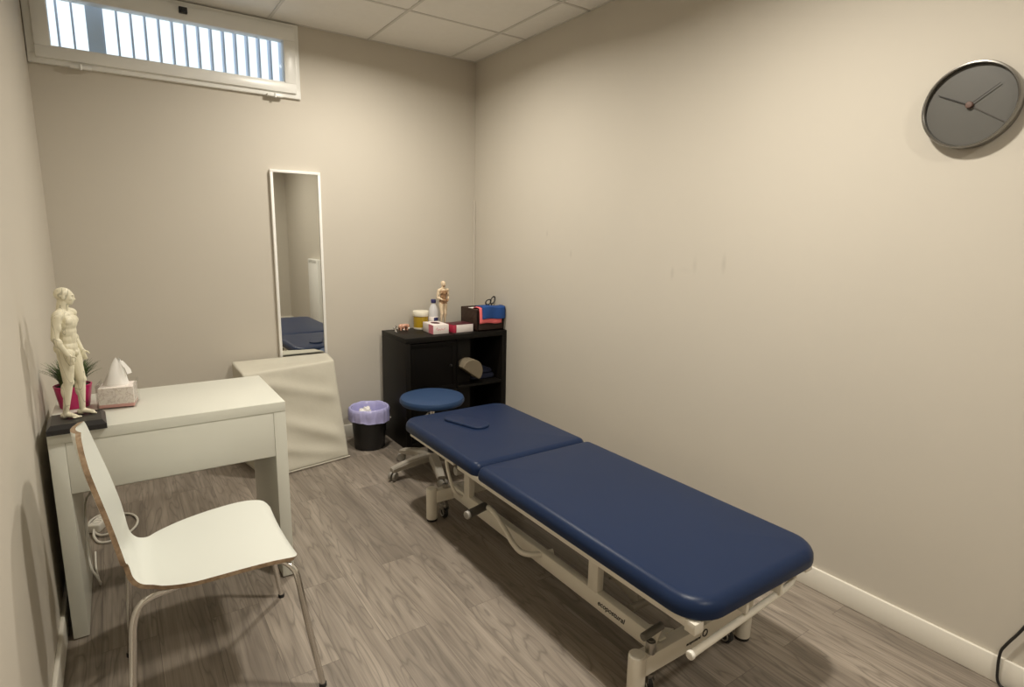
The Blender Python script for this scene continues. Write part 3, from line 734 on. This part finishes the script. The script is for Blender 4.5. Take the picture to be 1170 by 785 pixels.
for z0, z1 in ((.374, KZ-.042), (.040, .348)):
    dd = kb(); dd.box((KX0+.040, KY0+.010, z0), (DV-.004, KY0+.028, z1), .0015)
    # raised border of the door panel
    rect_frame(dd, KX0+.040, DV-.004, z0, z1, .03, KY0+.006, KY0+.012, .001)
    do = kbuild(dd, 'door', M['black_door']); kn = kb(); kn.cyl((DV-.05, KY0-.008, (z0+z1)/2), (DV-.05, KY0+.011, (z0+z1)/2), .008, bev=.002); kbuild(kn, 'door_knob', M['black'], do)

# things in the open compartment
wd = MB(); P = []; n = 30
for k in range(n+1):
    a = math.radians(-38+205*k/n); P.append((math.cos(a)*.083, math.sin(a)*.083))
vs = [(x, -.045, z) for x, z in P]+[(x, .055, z) for x, z in P]; L = len(P)
fs = [(i, i+1, L+i+1, L+i) for i in range(L-1)]+[tuple(range(L-1, -1, -1)), tuple(range(L, 2*L)), (L-1, 0, L, 2*L-1)]
wd.add(vs, fs); o = wd.build('half_roll_cushion', M['foam_beige'], sharp=30, loc=(2.222, 3.372, .489), rot=(0, math.radians(10), 0))
bv = o.modifiers.new('b', 'BEVEL'); bv.width = .005; bv.segments = 3; bv.limit_method = 'ANGLE'
tag(o, 'beige half round cushion poking out of the open cabinet compartment', 'cushion')
cu = MB(); cu.slab(-.115, .095, -.13, .13, 0, .045, .04, .02, .015, crown=.006); cu.slab(-.06, .088, -.12, .12, .043, .078, .05, .018, .01, crown=.012)
o = cu.build('folded_towel', M['navy_cloth'], loc=(2.395, 3.58, .388)); tag(o, 'folded navy towel lying on the open cabinet shelf', 'towel')
# ------------------------------------------------------------------ things on the cabinet
Z = KZ
# tub
t = thing('plastic_tub', 'round tub of yellow gel with a white lid on the black cabinet', 'tub', (2.018, 3.705, Z))
MB().lathe([(.001, 0), (.050, 0), (.0525, .004), (.0525, .014), (.001, .014)], 36).build('tub_base', M['tub_white'], t)
MB().lathe([(.001, .014), (.0515, .014), (.0525, .092), (.001, .092)], 36).build('tub_body', M['yellow'], t)
MB().lathe([(.001, .092), (.055, .092), (.0565, .094), (.0565, .124), (.054, .128), (.001, .129)], 36).build('lid', M['tub_white'], t)
# bottle
t = thing('plastic_bottle', 'clear plastic bottle with a navy cap and label behind the pink tissue carton', 'bottle', (2.098, 3.665, Z))
MB().lathe([(.001, 0), (.030, 0), (.033, .004), (.033, .055), (.0335, .12), (.030, .145), (.018, .170), (.013, .180), (.013, .186), (.001, .186)], 32).build('bottle_body', M['bottle'], t)
MB().lathe([(.0335, .035), (.0342, .036), (.0342, .088), (.0335, .089)], 32, cap=False).build('paper_label', M['carton_white'], t)
lb = MB(); P = []
for z in (.040, .084):
    P.append([(math.cos(a)*.0348, math.sin(a)*.0348, z) for a in [math.radians(-112+x*5) for x in range(14)]])
lb.grid(P); lb.build('label_block', M['bottle_blue'], t)
MB().lathe([(.001, .184), (.0165, .184), (.0175, .186), (.0175, .207), (.016, .210), (.001, .2105)], 28).build('cap', M['bottle_blue'], t)
# pink tissue carton
t = thing('tissue_carton', 'flat white and pink tissue carton with handwriting style print on the cabinet front edge', 'tissue box', K(2.080, 3.587), math.radians(-3))
bx = MB(); bx.box((-.057, -.078, 0), (.057, .100, .062), .001); bx.build('carton', M['carton_white'], t)
bx = MB(); bx.box((-.0579, -.078, .001), (-.0566, -.002, .061)); bx.build('pink_side', M['carton_pink'], t)
MB().lathe([(.001, .0615), (.028, .0615), (.028, .0628), (.001, .0628)], 32, mtx=Matrix.Translation((0, .02, 0)) @ Matrix.Diagonal((1, 1.7, 1, 1))).build('opening', M['carton_maroon'], t)
sc = MB()
sc.tube([(-.035, -.0785, .028), (-.028, -.0785, .045), (-.022, -.0785, .024), (-.012, -.0785, .034), (-.004, -.0785, .026), (.006, -.0785, .036), (.014, -.0785, .026), (.03, -.0785, .04)], .0010, 6); sc.build('script_print', M['carton_pink'], t)
# maroon-topped carton
t = thing('medicine_carton', 'white carton with a maroon top and red end next to the wicker basket', 'carton', K(2.245, 3.560), math.radians(2))
MB().box((-.079, -.060, 0), (.079, .070, .054), .001).build('carton', M['carton_white'], t)
MB().box((-.0795, -.0604, .0535), (.0795, .0704, .0555), .0005).build('maroon_top', M['carton_maroon'], t)
MB().box((-.0800, -.0608, .001), (-.056, .0704, .0540), .0005).build('red_end', M['carton_red'], t)
# wicker basket
BX0, BX1, BY0, BY1 = 2.305, 2.524, 3.405, 3.64
bk = thing('wicker_basket', 'dark brown wicker basket on the right end of the cabinet', 'basket', (BX0, BY0, Z))
w_ = MB(); bw, bd, bh = BX1-BX0, BY1-BY0, .145
w_.box((0, 0, 0), (bw, bd, .01), .002)
for a, b in (((0, 0, 0), (bw, .012, bh)), ((0, bd-.012, 0), (bw, bd, bh)), ((0, 0, 0), (.012, bd, bh)), ((bw-.012, 0, 0), (bw, bd, bh))): w_.box(a, b, .003)
w_.build('basket_body', M['wicker'], bk)
r_ = MB(); r_.tube([(.006, .006, bh), (bw-.006, .006, bh), (bw-.006, bd-.006, bh), (.006, bd-.006, bh), (.006, .006, bh)], .008, 10, smooth=False); r_.build('basket_rim', M['wicker'], bk)
def cloth(name, m, x0, x1, yo, drop, th, zoff, label, back):
    mb = MB(); rows = []
    path = [(back, bh-.01+zoff), (.06, bh+.010+zoff), (.02, bh+.014+zoff), (.0-yo, bh+.010+zoff), (-.006-yo, bh-.002+zoff), (-.009-yo, bh-.03), (-.010-yo, bh-drop)]
    py = spl([p[0] for p in path], 5); pz_ = spl([p[1] for p in path], 5)
    for k in range(len(py)):
        rows.append([Vector((x0+(x1-x0)*i/12, py[k]+.003*math.sin(i*.9+k*.1), pz_[k]+.004*math.sin(i*.5))) for i in range(13)])
    mb.grid(rows); o = mb.build(name, m, sharp=180, loc=(BX0, BY0, Z)); s = o.modifiers.new('s', 'SOLIDIFY'); s.thickness = th; s.offset = 1; tag(o, label, 'cloth'); return o
cloth('folded_cloth', M['pink_cloth'], .008, .188, .006, .090, .004, .004, 'coral pink cloth hanging over the wicker basket edge under the blue one', .095)
cloth('folded_cloth', M['blue_cloth'], .026, .214, .014, .058, .004, .012, 'royal blue cloth hanging over the wicker basket edge', .095)
sc = thing('scissors', 'black handled scissors standing up in the wicker basket', 'scissors', (BX0+.192, BY0+.128, Z+bh+.004))
s1 = MB(); s1.torus(.020, .0048, 28, 8, mtx=Matrix.Translation((-.026, 0, .036)) @ Matrix.Rotation(PI/2, 4, 'X') @ Matrix.Rotation(math.radians(28), 4, 'Z') @ Matrix.Diagonal((1.15, .8, 1, 1)))
s1.torus(.022, .0048, 28, 8, mtx=Matrix.Translation((.012, 0, .047)) @ Matrix.Rotation(PI/2, 4, 'X') @ Matrix.Rotation(math.radians(62), 4, 'Z') @ Matrix.Diagonal((1.3, .72, 1, 1)))
s1.capsule((-.022, 0, .018), (-.004, 0, -.02), .006, .005); s1.capsule((.004, 0, .024), (-.006, 0, -.02), .006, .005)
s1.build('handles', M['black'], sc)
s2 = MB(); s2.box((-.012, -.001, -.13), (-.002, .001, -.018), .0005); s2.box((-.006, .001, -.13), (.002, .003, -.018), .0005); s2.build('blades', M['chrome'], sc)
fl = MB(); rows = []
for j in range(9):
    rows.append([Vector((-.045+.09*i/12, -.048+.096*j/8, .012*noise.noise(Vector((i*.5, j*.6, 3)))+.006*math.sin(i*.6))) for i in range(13)])
fl.grid(rows); o = fl.build('fabric_strap_pile', M['black'], loc=(BX0+.122, BY0+.170, Z+bh-.006), sharp=180); s = o.modifiers.new('s', 'SOLIDIFY'); s.thickness = .012
tag(o, 'black fabric straps piled on top of the wicker basket', 'straps')
fl = MB(); b_ = bmesh.new(); bmesh.ops.create_icosphere(b_, subdivisions=3, radius=.024)
for v in b_.verts: v.co = Vector((v.co.x*1.6, v.co.y*1.5, v.co.z*.45))*(1+.5*noise.noise(v.co*60))
fl.bm(b_); o = fl.build('crumpled_tissue', M['paper'], sharp=25, loc=(BX0+.048, BY0+.150, Z+bh-.004)); tag(o, 'crumpled white paper lying in the wicker basket beside the pink cloth', 'paper')
fl = MB(); fl.box((0, 0, 0), (.15, bd-.03, .106), .02, 3); o = fl.build('basket_contents', M['navy_cloth'], loc=(BX0+.015, BY0+.015, Z+.0105)); tag(o, 'dark folded fabric filling the wicker basket', 'fabric')

# small pink anatomical figurine at the left end of the cabinet
fg = MB()
fg.ell((0, 0, .032), (.022, .017, .016)); fg.ell((-.018, 0, .030), (.018, .015, .018)); fg.ell((.028, -.004, .030), (.017, .015, .017)); fg.ell((.012, -.006, .037), (.016, .015, .012))
for x in (-.022, .004, .026): fg.capsule((x, -.008, .020), (x, -.010, .006), .007, .006); fg.capsule((x-.004, .010, .020), (x-.004, .012, .006), .007, .006)
fo = remeshed(fg, 'animal_figurine', M['flesh'], .0022, 3, loc=K(1.905, 3.752)); tag(fo, 'small pink animal figurine on the left end of the black cabinet', 'figurine')
for c_, q_ in (((-.004, -.017, .010), (.006, .006, .006)), ((.034, -.017, .018), (.007, .006, .008))): MB().ell(c_, q_).build('white_paw', M['white_plastic'], fo)
kf = MB(); kf.lathe([(.001, 0), (.010, 0), (.009, .004), (.004, .010), (.004, .022), (.001, .023)], 16); kf.ell((-.006, 0, .028), (.014, .006, .006), rot=Euler((0, -.4, 0))); kf.ell((.004, 0, .034), (.009, .006, .005), rot=Euler((0, .5, 0)))
o = kf.build('metal_figurine', M['dark_chrome'], loc=K(1.847, 3.752)); tag(o, 'tiny grey metal figurine left of the pink animal figurine', 'figurine')

# ------------------------------------------------------------------ human model figures
def human(mb, head_turn=0., nod=0., arms='side', step=0.):
    """standing figure, height 1, facing -y; left side at +x"""
    c = mb.capsule; e = mb.ell
    # torso
    e((0, .008, .550), (.082, .062, .060)); e((0, .000, .61), (.072, .052, .07)); e((0, -.002, .67), (.078, .056, .07))
    e((0, -.004, .735), (.090, .064, .075)); e((0, .004, .785), (.098, .050, .042))
    for s in (-1, 1):
        e((s*.042, -.034, .748), (.046, .030, .036)); e((s*.042, .040, .545), (.044, .040, .046)); e((s*.05, .030, .76), (.046, .032, .05))
        c((s*.02, .008, .828), (s*.095, .004, .800), .026, .034)
        e((s*.104, .002, .795), (.036, .037, .037))
    e((0, -.040, .64), (.040, .016, .075))
    e((0, -.044, .50), (.018, .020, .024))
    c((0, .014, .82), (0, .004, .890), .040, .036)
    # head
    R = Matrix.Translation((0, .005, .875)) @ Euler((nod, 0, head_turn)).to_matrix().to_4x4() @ Matrix.Translation((0, -.005, -.875))
    q = (Matrix.Identity(3) @ Euler((nod, 0, head_turn)).to_matrix()).to_euler()
    def eh(p, r): e(R @ Vector(p), r, rot=q)
    eh((0, .010, .946), (.049, .058, .052)); eh((0, -.008, .930), (.045, .050, .056)); eh((0, -.020, .905), (.038, .040, .036)); eh((0, -.042, .886), (.017, .015, .013))
    eh((0, -.046, .948), (.034, .012, .009)); eh((0, -.058, .916), (.0095, .014, .009)); eh((0, -.053, .930), (.0065, .011, .018)); eh((0, -.051, .9005), (.016, .009, .0055)); eh((0, -.050, .893), (.014, .009, .0055))
    for s in (-1, 1):
        eh((s*.047, .008, .922), (.006, .013, .018)); eh((s*.027, -.034, .917), (.015, .016, .015))
    # legs
    for s in (-1, 1):
        dy = s*step
        hip = Vector((s*.046, .006, .50)); knee = Vector((s*.048, -.012-dy*.6, .285)); ank = Vector((s*.050, .016-dy, .045))
        c(hip, knee, .056, .034); e(hip.lerp(knee, .35)+Vector((s*.006, -.014, 0)), (.038, .036, .09))
        e(knee+Vector((0, -.006, 0)), (.031, .033, .036)); c(knee, ank, .032, .0195)
        e(knee.lerp(ank, .30)+Vector((0, .014, 0)), (.030, .030, .070))
        e(ank+Vector((0, .012, -.021)), (.021, .027, .024)); c(ank+Vector((0, -.004, -.012)), ank+Vector((s*.006, -.066, -.028)), .022, .0155)
        for k in range(5):
            b = ank+Vector((s*(-.010+.009*k), -.068+.003*k, -.034))
            c(b, b+Vector((s*.001, -.026+.0035*k, -.002)), .0088-.0008*k, .0078-.0008*k, 8)
        # arm
        sh_ = Vector((s*.114, .004, .788))
        if arms == 'side': el = Vector((s*.134, .024, .632)); wr = Vector((s*.112, -.034, .508)); hd = Vector((-s*.22, -.30, -1)).normalized()
        else: el = Vector((s*.138, .016, .640)); wr = Vector((s*.050, -.100, .590 if s < 0 else .575)); hd = Vector((-s*.9, -.25, -.30)).normalized()
        c(sh_, el, .033, .025); e(sh_.lerp(el, .45)+Vector((0, -.006, 0)), (.028, .030, .050)); c(el, wr, .0255, .0165); e(el.lerp(wr, .28), (.026, .028, .036))
        side = Vector((0, -1, 0)) if arms == 'side' else Vector((0, -.3, 1)).normalized()
        side = (side-hd*side.dot(hd)).normalized(); up = hd.cross(side)
        mb.ell(wr+hd*.030, (.013, .020, .032), rot=Matrix((up, side, hd)).transposed().to_euler())
        for k in range(4):
            b = wr+hd*.050+side*(.0135-.009*k); ln = (.030, .034, .032, .025)[k]
            curl = up*(-s*.35 if arms == 'side' else .3)
            m1 = b+(hd+curl*.4).normalized()*ln*.55; m2 = m1+(hd+curl*1.3).normalized()*ln*.5
            c(b, m1, .0066, .0060, 8); c(m1, m2, .0060, .0052, 8)
        tb0 = wr+hd*.020+side*.016; tb1 = tb0+(hd*.5+side*.8).normalized()*.022
        c(tb0, tb1, .0078, .0066, 8); c(tb1, tb1+(hd*.9+side*.35).normalized()*.018, .0064, .0055, 8)
    return mb

# ivory acupuncture statue on its black plinth (on the desk)
sb = thing('statue_plinth', 'black display plinth at the left front corner of the white desk', 'plinth', (.111, 2.352, .752), math.radians(2))
pb = MB(); vs = []
for z, i in ((0, 0), (.016, 0), (.030, .012)):
    vs += [(-.080+i, -.072+i, z), (.080-i, -.072+i, z), (.080-i, .085-i, z), (-.080+i, .085-i, z)]
fs = [(3, 2, 1, 0), (8, 9, 10, 11)]
for j in range(2):
    for i in range(4): k = (i+1) % 4; fs.append((j*4+i, j*4+k, j*4+4+k, j*4+4+i))
pb.add(vs, fs); pb.build('plinth_body', M['black_base'], sb, sharp=15)
stt = remeshed(human(MB(), math.radians(28), math.radians(10), 'side', .035), 'human_statue', M['statue'], .0016, 6, loc=(.112, 2.375, .7810), rz=math.radians(70), scale=.437)
tag(stt, 'ivory standing nude human statue marked with fine lines on the black plinth', 'statue')

# small figure on the cabinet
mf = remeshed(human(MB(), math.radians(0), math.radians(4), 'front', -.01), 'anatomical_figure', M['figure'], .0015, 2, loc=(2.163, 3.640, Z+.014), rz=math.radians(8), scale=.326)
tag(mf, 'small cream anatomical figure with a brown torso standing on the black cabinet', 'figurine')
o = MB().lathe([(.001, 0), (.05, 0), (.052, .003), (.052, .0115), (.049, .0142), (.001, .0142)], 36).build('figure_stand', M['black_base'], loc=(2.163, 3.635, Z)); tag(o, 'round dark stand under the small anatomical figure', 'stand')

# ------------------------------------------------------------------ grass plant in magenta pot
PX, PY = .094, 2.632
pt = thing('potted_grass', 'artificial grass plant in a magenta pot behind the ivory statue', 'potted plant', (PX, PY, .752))
MB().lathe([(.001, 0), (.043, 0), (.046, .003), (.058, .080), (.059, .084), (.055, .085), (.053, .078), (.001, .076)], 40).build('pot', M['magenta'], pt)
MB().lathe([(.001, .070), (.0525, .0755), (.0525, .078), (.02, .083), (.001, .084)], 28).build('soil', M['soil'], pt)
gm = MB(); rnd = random.Random(3)
for k in range(420):
    a = rnd.uniform(0, 2*PI); r0 = rnd.uniform(0, .045)*.9; lean = rnd.uniform(.0, .05)+r0*.5; hgt = rnd.uniform(.065, .12)*(1-.25*lean/.07)
    b = Vector((r0*math.cos(a), r0*math.sin(a), .084)); d = Vector((math.cos(a), math.sin(a), 0)); n_ = Vector((-d.y, d.x, 0)); w_ = rnd.uniform(.0023, .0044)
    rows = []
    for q in range(5):
        t_ = q/4; p = b+d*(lean*t_*t_)+Vector((0, 0, hgt*t_*(1-.12*t_)))
        if p.x+PX < .004: p.x = .004-PX
        ww = w_*(1-t_)**.6 if q < 4 else .0002
        rows.append([p-n_*ww, p+d*.0006, p+n_*ww])
    gm.grid(rows)
tag(gm.build('grass_blades', M['grass'], pt, sharp=180), kind='stuff')

# ------------------------------------------------------------------ tissue box on the desk
tx = thing('tissue_box', 'pink tissue box in a clear acrylic holder on the white desk', 'tissue box', (.231, 2.575, .752), math.radians(-9))
MB().box((-.055, -.050, .004), (.055, .050, .078), .001).build('carton', M['tissue_carton'], tx)
ac = MB()
for a, b in (((-.060, -.056, 0), (.060, -.053, .092)), ((-.060, .053, 0), (.060, .056, .092)), ((-.060, -.053, 0), (-.057, .053, .092)), ((.057, -.053, 0), (.060, .053, .092)), ((-.057, -.053, 0), (.057, .053, .003))): ac.box(a, b)
ac.build('acrylic_holder', M['acrylic'], tx)
tp = MB(); rows = []
for j in range(15):
    v = j/14; row = []
    for i in range(25):
        a = i/24*2*PI
        r = (.036*(1-v)**.8+.006)*(1+.35*math.sin(3*a+v*2)*(.3+v*.4)); zz = .076+.098*v+.010*math.sin(2*a)*v
        row.append(Vector((r*math.cos(a)*1.0+.014*v*v-.006, r*math.sin(a)*.55, zz)))
    rows.append(row)
tp.grid(rows)
tp.grid([[Vector((.008, .0, .172)), Vector((.024, .004, .168))], [Vector((.030, -.008, .140)), Vector((.046, .0, .136))], [Vector((.036, -.012, .118)), Vector((.050, -.006, .122))]])
tp.build('tissue', M['paper'], tx, sharp=180)

# ------------------------------------------------------------------ power strip and cables under the desk
ps = thing('power_strip', 'white socket strip lying on the floor under the desk', 'power strip', (.105, 3.235, 0), math.radians(66))
MB().box((-.085, -.026, 0), (.085, .026, .042), .008, 3).build('housing', M['white_plastic'], ps)
sk = MB()
for x in (-.05, 0, .05): sk.lathe([(.001, .0405), (.017, .0405), (.0175, .0426), (.016, .0428), (.015, .0415), (.001, .0412)], 24, mtx=Matrix.Translation((x, 0, 0)))
sk.build('sockets', M['steel_grey'], ps)
cbm = MB(); cbm.tube([(.072, 3.16, .02), (.074, 3.10, .008), (.10, 3.03, .006), (.16, 3.03, .006), (.225, 3.10, .006), (.245, 3.19, .006), (.225, 3.27, .006), (.18, 3.31, .006), (.13, 3.34, .008), (.085, 3.34, .006), (.05, 3.28, .006), (.06, 3.20, .007), (.095, 3.11, .007), (.14, 3.09, .013)], .0055, 10)
ps_c = cbm.build('mains_cable', M['cable_white'], ps)
ps_c.data.transform((Matrix.Translation((.105, 3.235, 0)) @ Matrix.Rotation(math.radians(66), 4, 'Z')).inverted())
dc = MB(); dc.tube([(.100, 2.77, .352), (.084, 2.72, .34), (.082, 2.62, .30), (.085, 2.52, .22), (.090, 2.50, .16), (.10, 2.54, .10), (.105, 2.60, .04), (.100, 2.66, .007), (.085, 2.80, .006), (.08, 2.95, .006)], .004, 8)
o = dc.build('desk_cable', M['cable_white']); tag(o, 'white cable hanging down inside the left leg of the desk', 'cable')

# black cable at the right edge
bc = MB(); bc.tube([(2.507, .25, .47), (2.509, .33, .37), (2.510, .40, .275), (2.510, .432, .20), (2.509, .455, .145), (2.508, .463, .115), (2.507, .462, .06), (2.504, .452, .012), (2.495, .41, .006), (2.46, .33, .006), (2.43, .2, .006)], .0042, 10)
o = bc.build('power_cable', M['cable_black']); tag(o, 'black cable running down the right wall over the baseboard', 'cable')

# white panel low on the right wall, seen only in the mirror
pn = thing('wall_panel', 'tall white panel on the right wall, glimpsed only in the mirror', 'panel', (W, -.40, .098))
MB().box((-.055, -.22, .0), (0, .22, .95), .006).build('panel_body', M['upvc'], pn)
gp = MB()
for z in (.90, .915, .93): gp.box((-.057, -.18, z), (-.054, .18, z+.006), .001)
gp.build('panel_slots', M['steel_grey'], pn)

# ------------------------------------------------------------------ daylight outside the window
w = bpy.data.worlds.new('sky'); SC.world = w; w.use_nodes = True
nt = w.node_tree; bg = nt.nodes['Background']
sky = nt.nodes.new('ShaderNodeTexSky'); sky.sky_type = 'HOSEK_WILKIE'; sky.sun_direction = Vector((.5, -.6, .62)).normalized(); sky.turbidity = 4
mx = nt.nodes.new('ShaderNodeMix'); mx.data_type = 'RGBA'; mx.inputs[0].default_value = .25
mx.inputs[6].default_value = (.88, .95, 1.0, 1); nt.links.new(sky.outputs[0], mx.inputs[7])
nt.links.new(mx.outputs[2], bg.inputs[0]); bg.inputs[1].default_value = 1.7

# ------------------------------------------------------------------ camera (solved from the photograph's vanishing points)
f_px, yaw, pitch, roll = 660.8997, .6019, .1843, -.0182
F = Vector((math.sin(yaw)*math.cos(pitch), math.cos(yaw)*math.cos(pitch), -math.sin(pitch)))
r = Vector((math.cos(yaw), -math.sin(yaw), 0)); d = F.cross(r)
r2 = r*math.cos(roll)+d*math.sin(roll); d2 = -r*math.sin(roll)+d*math.cos(roll)
cam = bpy.data.cameras.new('camera'); co = bpy.data.objects.new('camera', cam); COL.objects.link(co)
cam.sensor_fit = 'HORIZONTAL'; cam.sensor_width = 36; cam.lens = f_px/1170*36; cam.clip_start = .02
co.matrix_world = Matrix(((r2.x, -d2.x, -F.x, .2592), (r2.y, -d2.y, -F.y, 0), (r2.z, -d2.z, -F.z, 1.4079), (0, 0, 0, 1)))
SC.camera = co

vs_ = SC.view_settings
vs_.view_transform = 'Standard'; vs_.look = 'None'; vs_.gamma = 1; vs_.use_curve_mapping = False; vs_.exposure = 0.
SC.cycles.max_bounces = 12; SC.cycles.transparent_max_bounces = 24; SC.cycles.diffuse_bounces = 6; SC.cycles.caustics_reflective = False; SC.cycles.caustics_refractive = False
SC.cycles.sample_clamp_indirect = 6
